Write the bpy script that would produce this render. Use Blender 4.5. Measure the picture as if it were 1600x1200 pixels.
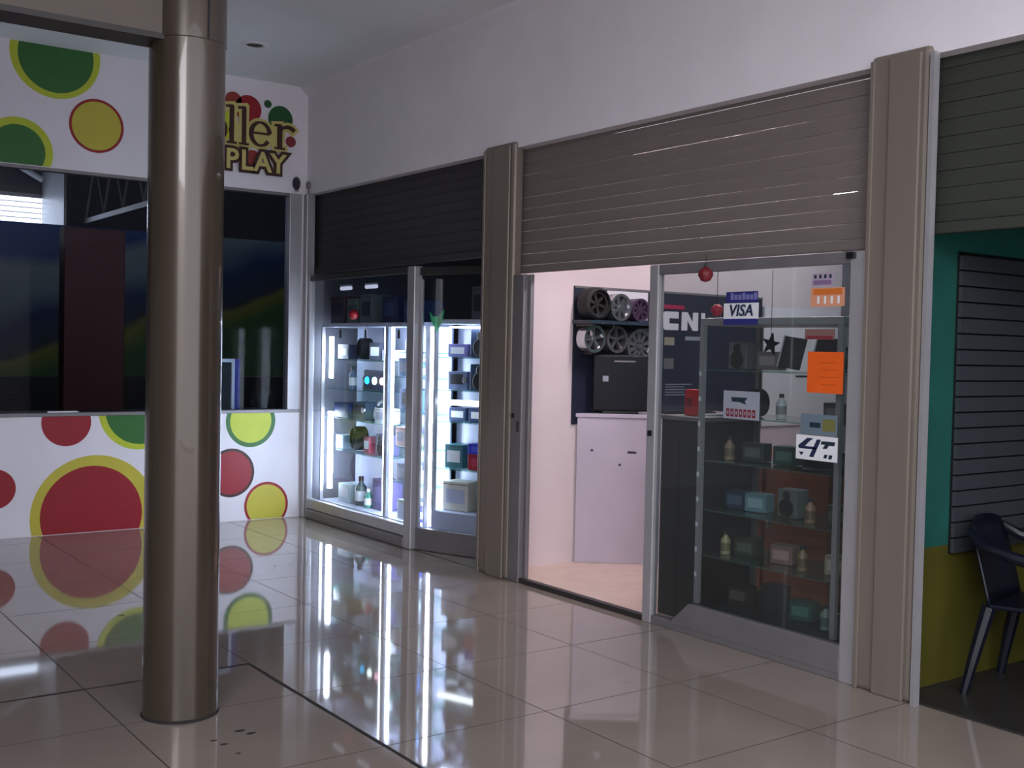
import bpy, bmesh, math, random
from mathutils import Vector, Matrix
random.seed(7)
for o in list(bpy.data.objects): bpy.data.objects.remove(o)
scene = bpy.context.scene
C = scene.collection
PI = math.pi

# ------------------------------------------------------------------ camera
def cam_basis(yaw, pitch, roll):
    f = Vector((math.sin(yaw)*math.cos(pitch), math.cos(yaw)*math.cos(pitch), math.sin(pitch)))
    r = Vector((math.cos(yaw), -math.sin(yaw), 0)); u = r.cross(f)
    return math.cos(roll)*r + math.sin(roll)*u, -math.sin(roll)*r + math.cos(roll)*u, f
cr, cu, cf = cam_basis(0.627517, -0.0315992, 0.0208648)
cd = bpy.data.cameras.new('camera'); cam = bpy.data.objects.new('camera', cd); C.objects.link(cam)
cam.matrix_world = Matrix(((cr.x, cu.x, -cf.x, -4.41131), (cr.y, cu.y, -cf.y, -9.26712),
                           (cr.z, cu.z, -cf.z, 1.55), (0, 0, 0, 1)))
cd.sensor_width = 36; cd.lens = 1754.61/1600*36; cd.clip_start = .05; cd.clip_end = 100
scene.camera = cam

# ------------------------------------------------------------------ world and large light
w = bpy.data.worlds.new('world'); scene.world = w; w.use_nodes = True
bg = w.node_tree.nodes['Background']; bg.inputs[0].default_value = (.88, .87, .95, 1); bg.inputs[1].default_value = 2.45
def area(name, loc, target, size, sizey, power, col):
    l = bpy.data.lights.new(name, 'AREA'); l.shape = 'RECTANGLE'; l.size = size; l.size_y = sizey
    l.energy = power; l.color = col
    o = bpy.data.objects.new(name, l); C.objects.link(o); o.location = loc
    o.rotation_euler = (Vector(target)-Vector(loc)).to_track_quat('-Z', 'Y').to_euler()
    return o
# daylight of the open hall behind the photographer
area('hall_skylight', (-8.5, -12.5, 5.0), (0.0, -5.5, 2.6), 5.0, 3.0, 470, (.93, .94, 1.0))
vs = scene.view_settings; vs.view_transform = 'Standard'; vs.look = 'None'; vs.gamma = 1; vs.use_curve_mapping = False
vs.exposure = 0.0

# ------------------------------------------------------------------ materials
def lin(c): return tuple(((v/255)/12.92 if v/255 <= .04045 else ((v/255+.055)/1.055)**2.4) for v in c)
MATS = {}
def mat(name, rgb, rough=.5, metal=0, spec=.5, noise=0, nscale=8, bump=0, bscale=60, emit=0, coat=0, stretch=None):
    if name in MATS: return MATS[name]
    m = bpy.data.materials.new(name); m.use_nodes = True; nt = m.node_tree; b = nt.nodes['Principled BSDF']
    c = lin(rgb) + (1,)
    b.inputs['Base Color'].default_value = c; b.inputs['Roughness'].default_value = rough
    b.inputs['Metallic'].default_value = metal; b.inputs['Specular IOR Level'].default_value = spec
    b.inputs['Coat Weight'].default_value = coat
    if emit:
        b.inputs['Emission Color'].default_value = c; b.inputs['Emission Strength'].default_value = emit
    tc = nt.nodes.new('ShaderNodeTexCoord'); mp = nt.nodes.new('ShaderNodeMapping')
    nt.links.new(tc.outputs['Object'], mp.inputs[0])
    if stretch: mp.inputs['Scale'].default_value = stretch
    n = nt.nodes.new('ShaderNodeTexNoise'); n.inputs['Scale'].default_value = nscale; n.inputs['Detail'].default_value = 5
    nt.links.new(mp.outputs[0], n.inputs['Vector'])
    r = nt.nodes.new('ShaderNodeMapRange'); r.inputs[1].default_value = .3; r.inputs[2].default_value = .7
    k = noise if noise else .03
    r.inputs[3].default_value = 1-k; r.inputs[4].default_value = 1+k
    nt.links.new(n.outputs['Fac'], r.inputs[0])
    mx = nt.nodes.new('ShaderNodeMix'); mx.data_type = 'RGBA'; mx.blend_type = 'MULTIPLY'; mx.inputs[0].default_value = 1
    mx.inputs[6].default_value = c
    nt.links.new(r.outputs[0], mx.inputs[7]); nt.links.new(mx.outputs[2], b.inputs['Base Color'])
    if bump:
        n2 = nt.nodes.new('ShaderNodeTexNoise'); n2.inputs['Scale'].default_value = bscale
        nt.links.new(mp.outputs[0], n2.inputs['Vector'])
        bp = nt.nodes.new('ShaderNodeBump'); bp.inputs['Strength'].default_value = bump; bp.inputs['Distance'].default_value = .01
        nt.links.new(n2.outputs['Fac'], bp.inputs['Height']); nt.links.new(bp.outputs[0], b.inputs['Normal'])
    MATS[name] = m
    return m
def glass(name, tint, refl=1.0, rough=.02, op=0.0, opcol=(200, 210, 215)):
    if name in MATS: return MATS[name]
    m = bpy.data.materials.new(name); m.use_nodes = True; nt = m.node_tree; nt.nodes.clear()
    out = nt.nodes.new('ShaderNodeOutputMaterial'); t = nt.nodes.new('ShaderNodeBsdfTransparent')
    t.inputs[0].default_value = tuple(tint) + (1,)
    g = nt.nodes.new('ShaderNodeBsdfGlossy'); g.inputs['Roughness'].default_value = rough
    f = nt.nodes.new('ShaderNodeFresnel'); f.inputs[0].default_value = 1.45
    mu = nt.nodes.new('ShaderNodeMath'); mu.operation = 'MULTIPLY'; mu.inputs[1].default_value = refl
    nt.links.new(f.outputs[0], mu.inputs[0])
    ge = nt.nodes.new('ShaderNodeNewGeometry'); iv = nt.nodes.new('ShaderNodeMath'); iv.operation = 'SUBTRACT'; iv.inputs[0].default_value = 1
    nt.links.new(ge.outputs['Backfacing'], iv.inputs[1]); m3 = nt.nodes.new('ShaderNodeMath'); m3.operation = 'MULTIPLY'
    nt.links.new(mu.outputs[0], m3.inputs[0]); nt.links.new(iv.outputs[0], m3.inputs[1]); mu = m3
    mx = nt.nodes.new('ShaderNodeMixShader'); nt.links.new(mu.outputs[0], mx.inputs[0])
    src = t.outputs[0]
    if op:   # a thin film of dust
        n = nt.nodes.new('ShaderNodeTexNoise'); n.inputs['Scale'].default_value = 3
        d = nt.nodes.new('ShaderNodeBsdfDiffuse'); d.inputs[0].default_value = lin(opcol) + (1,)
        m2 = nt.nodes.new('ShaderNodeMixShader'); mm = nt.nodes.new('ShaderNodeMath'); mm.operation = 'MULTIPLY'
        mm.inputs[1].default_value = op*2; nt.links.new(n.outputs['Fac'], mm.inputs[0]); nt.links.new(mm.outputs[0], m2.inputs[0])
        nt.links.new(t.outputs[0], m2.inputs[1]); nt.links.new(d.outputs[0], m2.inputs[2]); src = m2.outputs[0]
    nt.links.new(src, mx.inputs[1]); nt.links.new(g.outputs[0], mx.inputs[2]); nt.links.new(mx.outputs[0], out.inputs[0])
    MATS[name] = m
    return m
def emis(name, rgb, s):
    if name in MATS: return MATS[name]
    m = bpy.data.materials.new(name); m.use_nodes = True; nt = m.node_tree; nt.nodes.clear()
    out = nt.nodes.new('ShaderNodeOutputMaterial'); e = nt.nodes.new('ShaderNodeEmission')
    e.inputs[0].default_value = lin(rgb) + (1,); e.inputs[1].default_value = s
    nt.links.new(e.outputs[0], out.inputs[0]); MATS[name] = m
    return m

M_WALL = mat('white_paint', (232, 228, 235), .55, noise=.04, nscale=2)
M_CEIL = mat('ceiling_paint', (228, 230, 233), .7, noise=.03, nscale=1.5)
M_TILE = mat('porcelain_tile', (148, 137, 128), .045, spec=.85, noise=.06, nscale=2.2, coat=.25)
M_GROUT = mat('grey_grout', (52, 48, 45), .8, noise=.2, nscale=30)
M_DIRT = mat('dark_joint_dirt', (34, 31, 30), .9, noise=.3, nscale=40)
M_COL = mat('beige_column_enamel', (74, 65, 54), .26, metal=.35, spec=.6, noise=.10, nscale=4, coat=.5, stretch=(3, 3, .4))
M_POST = mat('beige_post_enamel', (126, 117, 108), .34, metal=.2, spec=.5, noise=.06, nscale=3, stretch=(3, 3, .4))
M_BEAM = mat('brown_beam_paint', (92, 84, 76), .5, noise=.06, nscale=3)
M_SHUT = mat('taupe_shutter_steel', (120, 111, 107), .65, metal=.1, noise=.07, nscale=2.5, stretch=(1, 1, 4))
M_SHUTD = mat('dark_shutter_steel', (60, 57, 60), .65, metal=.1, noise=.08, nscale=3, stretch=(1, 1, 4))
M_SHUTG = mat('green_grey_shutter_steel', (50, 54, 48), .65, metal=.1, noise=.08, nscale=3, stretch=(1, 1, 4))
M_ALU = mat('brushed_aluminium', (178, 177, 182), .38, metal=.45, noise=.05, nscale=6)
M_ALUD = mat('dull_aluminium', (128, 125, 128), .45, metal=.4, noise=.06, nscale=6)
M_BLK = mat('black_plastic', (16, 17, 20), .4, noise=.1)
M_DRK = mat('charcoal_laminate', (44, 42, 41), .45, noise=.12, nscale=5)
M_NAVY = mat('navy_plastic', (12, 16, 30), .38, noise=.08)
M_RED = mat('red_paint', (150, 18, 34), .45, noise=.05)
M_REDP = mat('dark_red_paint', (62, 10, 18), .6, noise=.1)
M_YEL = mat('yellow_paint', (196, 184, 62), .45, noise=.04)
M_LIME = mat('lime_paint', (188, 200, 44), .45, noise=.04)
M_GRN = mat('green_paint', (38, 104, 36), .45, noise=.06)
M_GRND = mat('dark_green_paint', (24, 84, 40), .45, noise=.06)
M_CREAM = mat('cream_paint', (206, 192, 116), .5, noise=.04)
M_BRN = mat('dark_brown_paint', (58, 28, 20), .5, noise=.05)
M_TEAL = mat('teal_wall_paint', (25, 86, 77), .6, noise=.14, nscale=4)
M_YWALL = mat('mustard_wall_paint', (74, 70, 14), .6, noise=.1, nscale=4)
M_SLATW = mat('slatwall_board', (54, 58, 64), .5, noise=.06)
M_PINK = mat('pale_pink_wall_paint', (224, 211, 214), .6, noise=.03, nscale=3)
M_COUNTER = mat('white_counter_laminate', (188, 178, 194), .4, noise=.05, nscale=3)
M_IFLOOR = mat('peach_floor_tile', (222, 196, 180), .25, noise=.05)
M_WHITE = mat('white_plastic', (226, 228, 234), .4)
M_LITE = mat('white_cabinet_laminate', (172, 178, 200), .35)
M_ORANGE = mat('orange_paper', (226, 92, 18), .6, noise=.06)
M_WOOD = mat('brown_veneer', (118, 66, 36), .4, noise=.25, nscale=4, stretch=(1, 1, 8))
M_CHROME = mat('polished_alloy', (196, 198, 204), .18, metal=.9)
M_ALLOY = mat('grey_alloy', (120, 120, 124), .3, metal=.7)
M_RUBBER = mat('black_rubber', (22, 22, 24), .7)
M_GLASS = glass('window_glass', (.93, .95, .96), 1.0)
M_GLASSL = glass('left_window_glass', (.8, .84, .88), .10)
M_GLASSD = glass('dusty_shop_glass', (.80, .83, .83), 1.0, op=.018)
M_SHELF = glass('green_edged_shelf_glass', (.72, .86, .82), 1.2, op=.12, opcol=(150, 190, 180))
M_LED = emis('white_led', (222, 234, 255), 36)
M_TUBE = emis('pink_white_tube', (255, 240, 247), 108)
M_DAY = emis('daylight_window', (232, 238, 255), 4.5)

# ------------------------------------------------------------------ mesh helpers
def box(bm, a, b):
    x0, x1 = sorted((a[0], b[0])); y0, y1 = sorted((a[1], b[1])); z0, z1 = sorted((a[2], b[2]))
    v = [bm.verts.new(p) for p in ((x0, y0, z0), (x1, y0, z0), (x1, y1, z0), (x0, y1, z0), (x0, y0, z1), (x1, y0, z1), (x1, y1, z1), (x0, y1, z1))]
    for f in ((3, 2, 1, 0), (4, 5, 6, 7), (0, 1, 5, 4), (1, 2, 6, 5), (2, 3, 7, 6), (3, 0, 4, 7)): bm.faces.new([v[i] for i in f])
def prism(bm, pts, off):
    """closed polygon pts (3D) extruded by off"""
    off = Vector(off); a = [bm.verts.new(p) for p in pts]; b = [bm.verts.new(Vector(p)+off) for p in pts]
    bm.faces.new(a[::-1]); bm.faces.new(b); n = len(pts)
    for i in range(n): bm.faces.new((a[i], a[(i+1) % n], b[(i+1) % n], b[i]))
def lathe(bm, prof, c=(0, 0, 0), seg=24, axis='Z'):
    rings = []
    for r, h in prof:
        ring = []
        for i in range(seg):
            t = 2*PI*i/seg; p = Vector((r*math.cos(t), r*math.sin(t), h))
            if axis == 'Y': p = Vector((p.x, -p.z, p.y))
            if axis == 'X': p = Vector((p.z, p.x, p.y))
            ring.append(bm.verts.new(p+Vector(c)))
        rings.append(ring)
    for a, b in zip(rings, rings[1:]):
        for i in range(seg): bm.faces.new((a[i], a[(i+1) % seg], b[(i+1) % seg], b[i]))
    if prof[0] == prof[-1]: return
    if prof[0][0] > 1e-5: bm.faces.new(rings[0][::-1])
    if prof[-1][0] > 1e-5: bm.faces.new(rings[-1])
def tube(bm, pts, r, seg=8, closed=False):
    pts = [Vector(p) for p in pts]; n = len(pts); rings = []
    for i, p in enumerate(pts):
        if closed: d = pts[(i+1) % n]-pts[i-1]
        else: d = pts[min(i+1, n-1)]-pts[max(i-1, 0)]
        d.normalize(); s = d.orthogonal() if abs(d.z) > .9 else d.cross(Vector((0, 0, 1)))
        s.normalize(); u = s.cross(d); rr = r[i] if isinstance(r, (list, tuple)) else r
        rings.append([bm.verts.new(p+rr*(math.cos(2*PI*k/seg)*s+math.sin(2*PI*k/seg)*u)) for k in range(seg)])
    rng = range(n if closed else n-1)
    for i in rng:
        a, b = rings[i], rings[(i+1) % n]
        for k in range(seg): bm.faces.new((a[k], a[(k+1) % seg], b[(k+1) % seg], b[k]))
    if not closed: bm.faces.new(rings[0][::-1]); bm.faces.new(rings[-1])
def bar(bm, a, b, wx, smooth=4): tube(bm, [a, b], wx, smooth)
def obj(name, bm, m, parent=None, bevel=0, smooth=False):
    me = bpy.data.meshes.new(name)
    bmesh.ops.recalc_face_normals(bm, faces=bm.faces[:])
    bm.to_mesh(me); bm.free(); o = bpy.data.objects.new(name, me); C.objects.link(o)
    me.materials.append(m)
    if smooth:
        for p in me.polygons: p.use_smooth = True
        me.set_sharp_from_angle(angle=.7)
    if bevel:
        md = o.modifiers.new('bevel', 'BEVEL'); md.width = bevel; md.segments = 2; md.limit_method = 'ANGLE'
    if parent: o.parent = parent
    return o
def B(name, a, b, m, parent=None, bevel=0):
    bm = bmesh.new(); box(bm, a, b); return obj(name, bm, m, parent, bevel)
def tag(o, label, cat, group=None):
    o['label'] = label; o['category'] = cat
    if group: o['group'] = group
    return o
def thing(name, label, cat, loc=(0, 0, 0), rz=0, group=None):
    o = bpy.data.objects.new(name, None); C.objects.link(o); o.location = loc; o.rotation_euler = (0, 0, rz)
    return tag(o, label, cat, group)
def struct(o, label=None):
    o['kind'] = 'structure'
    if label: o['label'] = label
    return o
def circ_pts(cx, cz, r, n=48): return [(cx+r*math.cos(2*PI*i/n), cz+r*math.sin(2*PI*i/n)) for i in range(n)]
def clip(pts, z0, z1):
    def half(P, keep, zc):
        out = []
        for i in range(len(P)):
            a, b = P[i], P[(i+1) % len(P)]; ka, kb = keep(a[1]), keep(b[1])
            if ka: out.append(a)
            if ka != kb:
                t = (zc-a[1])/(b[1]-a[1]); out.append((a[0]+t*(b[0]-a[0]), zc))
        return out
    return half(half(pts, lambda z: z >= z0, z0), lambda z: z <= z1, z1)
def text_mesh(s, size, offset=0.0, extrude=.002, align='CENTER', shear=0):
    cu_ = bpy.data.curves.new('t', 'FONT'); cu_.body = s; cu_.size = size; cu_.extrude = extrude; cu_.offset = offset
    cu_.align_x = align; cu_.align_y = 'CENTER'; cu_.shear = shear; cu_.resolution_u = 3
    o = bpy.data.objects.new('t', cu_); C.objects.link(o)
    me = bpy.data.meshes.new_from_object(o.evaluated_get(bpy.context.evaluated_depsgraph_get()))
    bpy.data.objects.remove(o); bpy.data.curves.remove(cu_)
    return me
def text(name, s, size, pos, m, parent, face='-Y', offset=0.0, sx=1.0, shear=0):
    me = text_mesh(s, size, offset, shear=shear); me.materials.clear(); me.materials.append(m); me.name = name
    R = Matrix.Rotation(PI/2, 4, 'X')
    if face == '-X': R = Matrix.Rotation(-PI/2, 4, 'Z') @ R
    me.transform(Matrix.Translation(pos) @ R @ Matrix.Diagonal((sx, 1, 1, 1)))
    o = bpy.data.objects.new(name, me); C.objects.link(o); o.parent = parent
    return o

# ================================================================== THE SETTING
# ---- floor: slab with one mesh per tile
T = .777; GAP = .0030
fl = struct(B('floor', (-9.5, -17, -.06), (0.02, 0.0, -.0004), M_GROUT), 'cream polished tile floor of the mall hall')
def tile(x0, x1, y0, y1):
    if x1-x0 < .03 or y1-y0 < .03: return
    bm = bmesh.new(); g = GAP; t = random.uniform(-.0002, .0002)
    a = [(x0+g, y0+g), (x1-g, y0+g), (x1-g, y1-g), (x0+g, y1-g)]
    prism(bm, [(p[0], p[1], -.004) for p in a], (0, 0, .004+t)); obj('tile', bm, M_TILE, fl)
xs = [-2.25+T*k for k in range(-9, 3)] + [0.0]
for i in range(len(xs)-1):
    x0, x1 = xs[i], xs[i+1]
    if x1 <= -2.2:   # the older field round the column, cut off by a wide joint
        ys = [-5.51+T*k for k in range(-14, 2)] + [-4.17]
        wide = .012 if abs(x1+2.25) < .01 else 0
        for a, b in zip(ys, ys[1:]): tile(x0, x1-wide, a, b-(.013 if b == -4.17 else 0))
        ys = [-4.17+T*k for k in range(0, 6)] + [0]
        for a, b in zip(ys, ys[1:]): tile(x0, x1, a, b)
    else:
        ys = [-5.51+T*k for k in range(-14, 8)] + [0]
        for a, b in zip(ys, ys[1:]): tile(x0, x1, a, b)
# crumbly dark fill of the wide joint
bm = bmesh.new()
for k in range(34):
    x = -6.0+k*.11
    if random.random() < .85: box(bm, (x, -4.186+random.uniform(-.003, .003), -.003), (x+.11, -4.172+random.uniform(0, .006), .0006))
for k in range(36):
    y = -4.17-k*.11
    if random.random() < .9: box(bm, (-2.266+random.uniform(-.004, .002), y-.11, -.003), (-2.250+random.uniform(-.002, .004), y, .0006))
o = obj('joint_fill', bm, M_DIRT, fl); o['kind'] = 'stuff'; o['label'] = 'dark crumbling fill in the wide floor joint'
for k, (x, y, r) in enumerate([(-2.66, -5.05, .022), (-2.635, -5.10, .02), (-2.79, -5.10, .014), (-2.77, -5.16, .016), (-2.76, -5.28, .01), (-2.48, -2.9, .02)]):
    bm = bmesh.new(); prism(bm, [(x+r*(1+.3*math.sin(3*t+k))*math.cos(t), y+.6*r*math.sin(t), -.001) for t in [2*PI*i/10 for i in range(10)]], (0, 0, .0016)); obj('floor_stain', bm, M_DIRT, fl)

# ---- ceiling, fascia, left wall
struct(B('ceiling', (-6.6, -8.6, 3.83), (0.15, .15, 3.95), M_CEIL))
struct(B('wall_light_block', (-6.75, -9.0, 0), (-6.6, 0.0, 3.83), mat('light_block_grey', (150, 146, 146), .7, noise=.1)), 'unseen grey wall added to block light from the left of the hall')  # unseen wall added to keep light from the left out
struct(B('wall_right', (0, -12, 2.885), (.15, .15, 3.83), M_WALL), 'white fascia above the roller shutters')
bm = bmesh.new(); prism(bm, [(0, -12, 3.83), (-.075, -12, 3.83), (-.06, -12, 3.805), (-.012, -12, 3.765), (0, -12, 3.755)], (0, 12, 0)); struct(obj('trim_1', bm, M_WALL), 'white cornice along the top of the fascia')
wl = struct(B('wall_left', (-6.6, 0, 0), (0.0, .14, .955), M_WALL), 'white shop wall painted with coloured circles')
B('upper_band', (-6.6, 0, 2.885), (0.0, .14, 3.83), M_WALL, wl)
B('corner_pier', (-.045, 0.001, .955), (0.0, .14, 2.885), M_WALL, wl)
def dot(cx, cz, r, m, z0, z1, rim=None, lift=0):
    """painted circle on the left wall; rim = (dx, dz, r, material)"""
    def disc(name, cx, cz, r, m, d, par):
        p = clip(circ_pts(cx, cz, r), z0, z1); bm = bmesh.new()
        prism(bm, [(x, -d, z) for x, z in p], (0, .0015, 0)); return obj(name, bm, m, par)
    if rim:
        a = disc('painted_circle', cx+rim[0], cz+rim[1], rim[2], rim[3], .0012+lift, wl); disc('circle_centre', cx, cz, r, m, .0024+lift, a)
    else: disc('painted_circle', cx, cz, r, m, .0012+lift, wl)
LO = (0.004, .95); UP = (2.89, 3.826)
dot(-2.046, .891, .19, M_RED, *LO)
dot(-1.46, .985, .285, M_GRN, *LO, rim=(-.01, 0, .33, M_LIME))
dot(-1.842, .137, .40, M_RED, *LO, rim=(.02, -.01, .495, M_YEL))
dot(-2.574, .386, .155, M_RED, *LO)
dot(-.50, .868, .19, M_LIME, *LO, rim=(0, 0, .228, M_GRN))
dot(-.675, .422, .188, M_RED, *LO, rim=(0, 0, .212, M_BRN))
dot(-.346, .122, .183, M_YEL, *LO, rim=(0, 0, .206, M_RED))
dot(-2.145, 3.753, .283, M_GRN, *UP, rim=(-.004, .01, .338, M_LIME))
dot(-1.834, 3.254, .192, M_YEL, *UP, rim=(0, 0, .213, M_RED))
dot(-2.425, 2.985, .205, M_GRN, *UP, rim=(0, 0, .262, M_LIME))
# left shop window
w1 = struct(B('window_1', (-6.6, .005, 2.86), (-.045, .085, 2.885), M_ALUD), 'wide dark shop window above the circle wall')
B('window_frame', (-.165, -.012, .955), (-.048, .09, 2.885), M_ALU, w1, .004)
B('window_sill', (-6.6, -.02, .94), (-.045, .13, .968), M_ALUD, w1, .003)
B('window_frame', (-1.10, .005, .968), (-1.05, .08, 2.86), M_ALUD, w1)
B('pane', (-1.05, .04, .968), (-.165, .046, 2.86), M_GLASSL, w1)
B('pane', (-6.6, .04, .968), (-1.10, .046, 2.86), M_GLASSL, w1)

# ---- dark skating hall behind the window
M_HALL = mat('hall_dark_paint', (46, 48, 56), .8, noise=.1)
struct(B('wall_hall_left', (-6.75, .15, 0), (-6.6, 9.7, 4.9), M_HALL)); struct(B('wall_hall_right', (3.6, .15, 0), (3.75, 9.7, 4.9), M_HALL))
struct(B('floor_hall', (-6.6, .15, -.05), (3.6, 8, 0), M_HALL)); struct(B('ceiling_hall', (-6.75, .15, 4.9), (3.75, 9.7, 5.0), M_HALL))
def mural_mat():
    m = bpy.data.materials.new('mural_paint'); m.use_nodes = True; nt = m.node_tree; b = nt.nodes['Principled BSDF']; b.inputs['Roughness'].default_value = .6
    tc = nt.nodes.new('ShaderNodeTexCoord'); sx = nt.nodes.new('ShaderNodeSeparateXYZ'); nt.links.new(tc.outputs['Object'], sx.inputs[0])
    wv = nt.nodes.new('ShaderNodeTexNoise'); wv.inputs['Scale'].default_value = .55; nt.links.new(tc.outputs['Object'], wv.inputs['Vector'])
    a = nt.nodes.new('ShaderNodeMath'); a.operation = 'MULTIPLY_ADD'; a.inputs[1].default_value = 1.1; nt.links.new(wv.outputs['Fac'], a.inputs[0]); nt.links.new(sx.outputs['Z'], a.inputs[2])
    s = nt.nodes.new('ShaderNodeMath'); s.operation = 'MULTIPLY_ADD'; s.inputs[1].default_value = -.28; nt.links.new(sx.outputs['X'], s.inputs[0]); nt.links.new(a.outputs[0], s.inputs[2])
    d = nt.nodes.new('ShaderNodeMath'); d.operation = 'DIVIDE'; d.inputs[1].default_value = 5.0; nt.links.new(s.outputs[0], d.inputs[0])
    rp = nt.nodes.new('ShaderNodeValToRGB'); nt.links.new(d.outputs[0], rp.inputs[0]); e = rp.color_ramp.elements
    e[0].position = 0; e[0].color = lin((30, 74, 34)) + (1,); e[1].position = 1; e[1].color = lin((34, 86, 150)) + (1,)
    for p, c in ((.34, (44, 86, 40)), (.40, (110, 112, 40)), (.42, (30, 48, 60)), (.50, (20, 44, 90)), (.58, (96, 118, 130)), (.66, (110, 126, 132)), (.70, (26, 60, 120))):
        q = e.new(p); q.color = lin(c) + (1,)
    nt.links.new(rp.outputs[0], b.inputs['Base Color']); return m
hb = struct(B('wall_hall_back', (-6.6, 8, 0), (3.6, 8.15, 3.22), mural_mat()), 'far hall wall with a blue and green mural')
B('wall_upper', (-.03, 8, 3.22), (3.6, 8.15, 4.9), M_HALL, hb)
struct(B('wall_hall_barrier', (-6.6, 7.4, 0), (3.6, 7.5, 1.02), M_BLK), 'low black rink barrier')
struct(B('wall_reveal_right', (-.03, 8.15, 3.22), (.12, 9.45, 4.9), M_WHITE), 'white side wall of the high window recess')
struct(B('wall_reveal_floor', (-6.6, 8.15, 3.12), (-.03, 9.45, 3.2), M_WHITE))
struct(B('wall_gable', (-6.6, 9.45, 3.78), (.12, 9.6, 4.9), M_SLATW)); struct(B('wall_gable_left', (-6.6, 9.45, 3.2), (-3.6, 9.6, 3.78), M_HALL))
w2 = struct(B('window_2', (-3.6, 9.56, 3.30), (-.03, 9.58, 3.78), M_DAY), 'bright louvred window high in the far hall wall')
for k in range(6):
    bm = bmesh.new(); z = 3.34+k*.082; prism(bm, [(-3.6, 9.47, z), (-3.6, 9.53, z+.018), (-3.6, 9.53, z+.026), (-3.6, 9.47, z+.008)], (3.57, 0, 0)); obj('louvre', bm, M_ALUD, w2)
for x in (-1.0, -1.9, -2.8): B('mullion', (x-.02, 9.45, 3.26), (x+.02, 9.47, 3.80), M_BLK, w2)
B('window_frame', (-3.6, 9.44, 3.76), (-.03, 9.47, 3.81), M_ALUD, w2); B('window_frame', (-3.6, 9.40, 3.20), (-.03, 9.47, 3.27), M_BLK, w2)
tr = thing('roof_truss', 'thin grey steel roof truss inside the dark hall', 'truss', (.22, 0, 0))
tr['kind'] = 'structure'; del tr['category']; tr.name = 'trim_2'
bm = bmesh.new(); box(bm, (-.04, 2.5, 3.25), (.04, 8.0, 3.32)); obj('bottom_chord', bm, M_ALUD, tr)
bm = bmesh.new(); box(bm, (-.04, 2.5, 4.12), (.04, 8.0, 4.18)); obj('top_chord', bm, M_ALUD, tr)
for k in range(6):
    y = 2.6+k*.88; bm = bmesh.new(); bar(bm, (0, y, 3.32), (0, y+.44, 4.12), .014); obj('web_bar', bm, M_ALUD, tr)
    bm = bmesh.new(); bar(bm, (0, y+.44, 4.12), (0, y+.88, 3.32), .018); obj('web_bar', bm, M_ALUD, tr)
tr2 = thing('gable_brace', '', '', (0, 0, 0)); tr2.name = 'trim_3'; del tr2['category']; struct(tr2, 'white gable brace in front of the high window')
bm = bmesh.new(); bar(bm, (-1.25, 9.35, 3.83), (-.72, 9.35, 4.30), .022); obj('brace', bm, M_WHITE, tr2)
bm = bmesh.new(); bar(bm, (-1.4, 9.30, 4.72), (-.06, 9.30, 4.02), .045); obj('rafter', bm, M_WHITE, tr2)
tag(B('red_partition', (-.81, 5.0, 0), (-.08, 5.25, 2.92), M_REDP, None, .01), 'dark red partition standing in the dark hall', 'partition')

# ---- column, beam
col = thing('round_column', 'tall glossy beige round column standing on the tiles', 'column', (-2.78, -4.70, 0))
bm = bmesh.new(); lathe(bm, [(.152, 0.0), (.152, 2.765)], seg=64); obj('shaft', bm, M_COL, col, smooth=True)
bm = bmesh.new(); lathe(bm, [(.152, 2.765), (.1555, 2.768), (.1555, 3.83)], seg=64); obj('upper_sleeve', bm, M_COL, col, smooth=True)
bm = bmesh.new(); t = math.radians(-79); p = Vector((math.cos(t), math.sin(t), 0))*.1555; q = Vector((-math.sin(t), math.cos(t), 0))*.004
prism(bm, [p-q+Vector((0, 0, 2.77)), p+q+Vector((0, 0, 2.77)), p+q+Vector((0, 0, 3.83)), p-q+Vector((0, 0, 3.83))], p.normalized()*.0015); obj('sleeve_seam', bm, M_BLK, col)
bm = bmesh.new(); lathe(bm, [(.1525, .0005), (.159, .0008), (.157, .006), (.1525, .012), (.1525, .0005)], seg=40); obj('dirt_ring', bm, M_DIRT, col)
bmn = struct(B('wall_beam', (-6.6, -4.78, 2.775), (-2.9, -4.62, 3.83), M_BEAM), 'brown ceiling beam running from the column')
B('beam_shade', (-6.6, -4.785, 2.752), (-2.9, -4.615, 2.775), M_DRK, bmn)  # shade on the beam's underside, put in as a dark strip
# recessed downlight
dl = thing('downlight', 'small recessed round ceiling downlight, switched off', 'light', (-.96, -1.066, 3.83))
bm = bmesh.new(); lathe(bm, [(.066, -.002), (.074, -.010), (.105, -.008), (.108, 0.0), (.066, -.002)], seg=32); obj('trim_ring', bm, M_WHITE, dl, smooth=True)
bm = bmesh.new(); lathe(bm, [(0.0, -.003), (.062, -.003), (.062, -.0005), (0.0, -.0005)], seg=32); obj('reflector', bm, M_DRK, dl)

# ---- storefront posts
def post(name, y0, y1, x0, label):
    p = thing(name, label, 'post', (0, (y0+y1)/2, 0)); h = (y1-y0)/2
    bm = bmesh.new(); box(bm, (x0, -h, 0), (.055, h, 2.925)); obj('body', bm, M_POST, p, .02)
    bm = bmesh.new(); box(bm, (x0-.016, -h*.8, 0), (x0, h*.30, 2.9)); obj('cover_strip', bm, M_POST, p, .014)
    bm = bmesh.new(); box(bm, (x0-.012, h-.028, 0), (x0, h-.004, 2.9)); obj('edge_rib', bm, M_POST, p, .004)
    return p
post('shutter_post', -3.20, -2.85, -.03, 'beige shutter post between the lit window and the open doorway')
post('shutter_post', -6.30, -5.995, -.03, 'beige shutter post right of the glass door, beside the dark shop')
pf = thing('shutter_guide', 'thin pale metal guide along the dark shop opening', 'guide rail', (0, -6.325, 0))
bm = bmesh.new(); box(bm, (-.045, -.012, 0), (-.01, .012, 2.885)); obj('rail', bm, M_ALU, pf)
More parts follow.
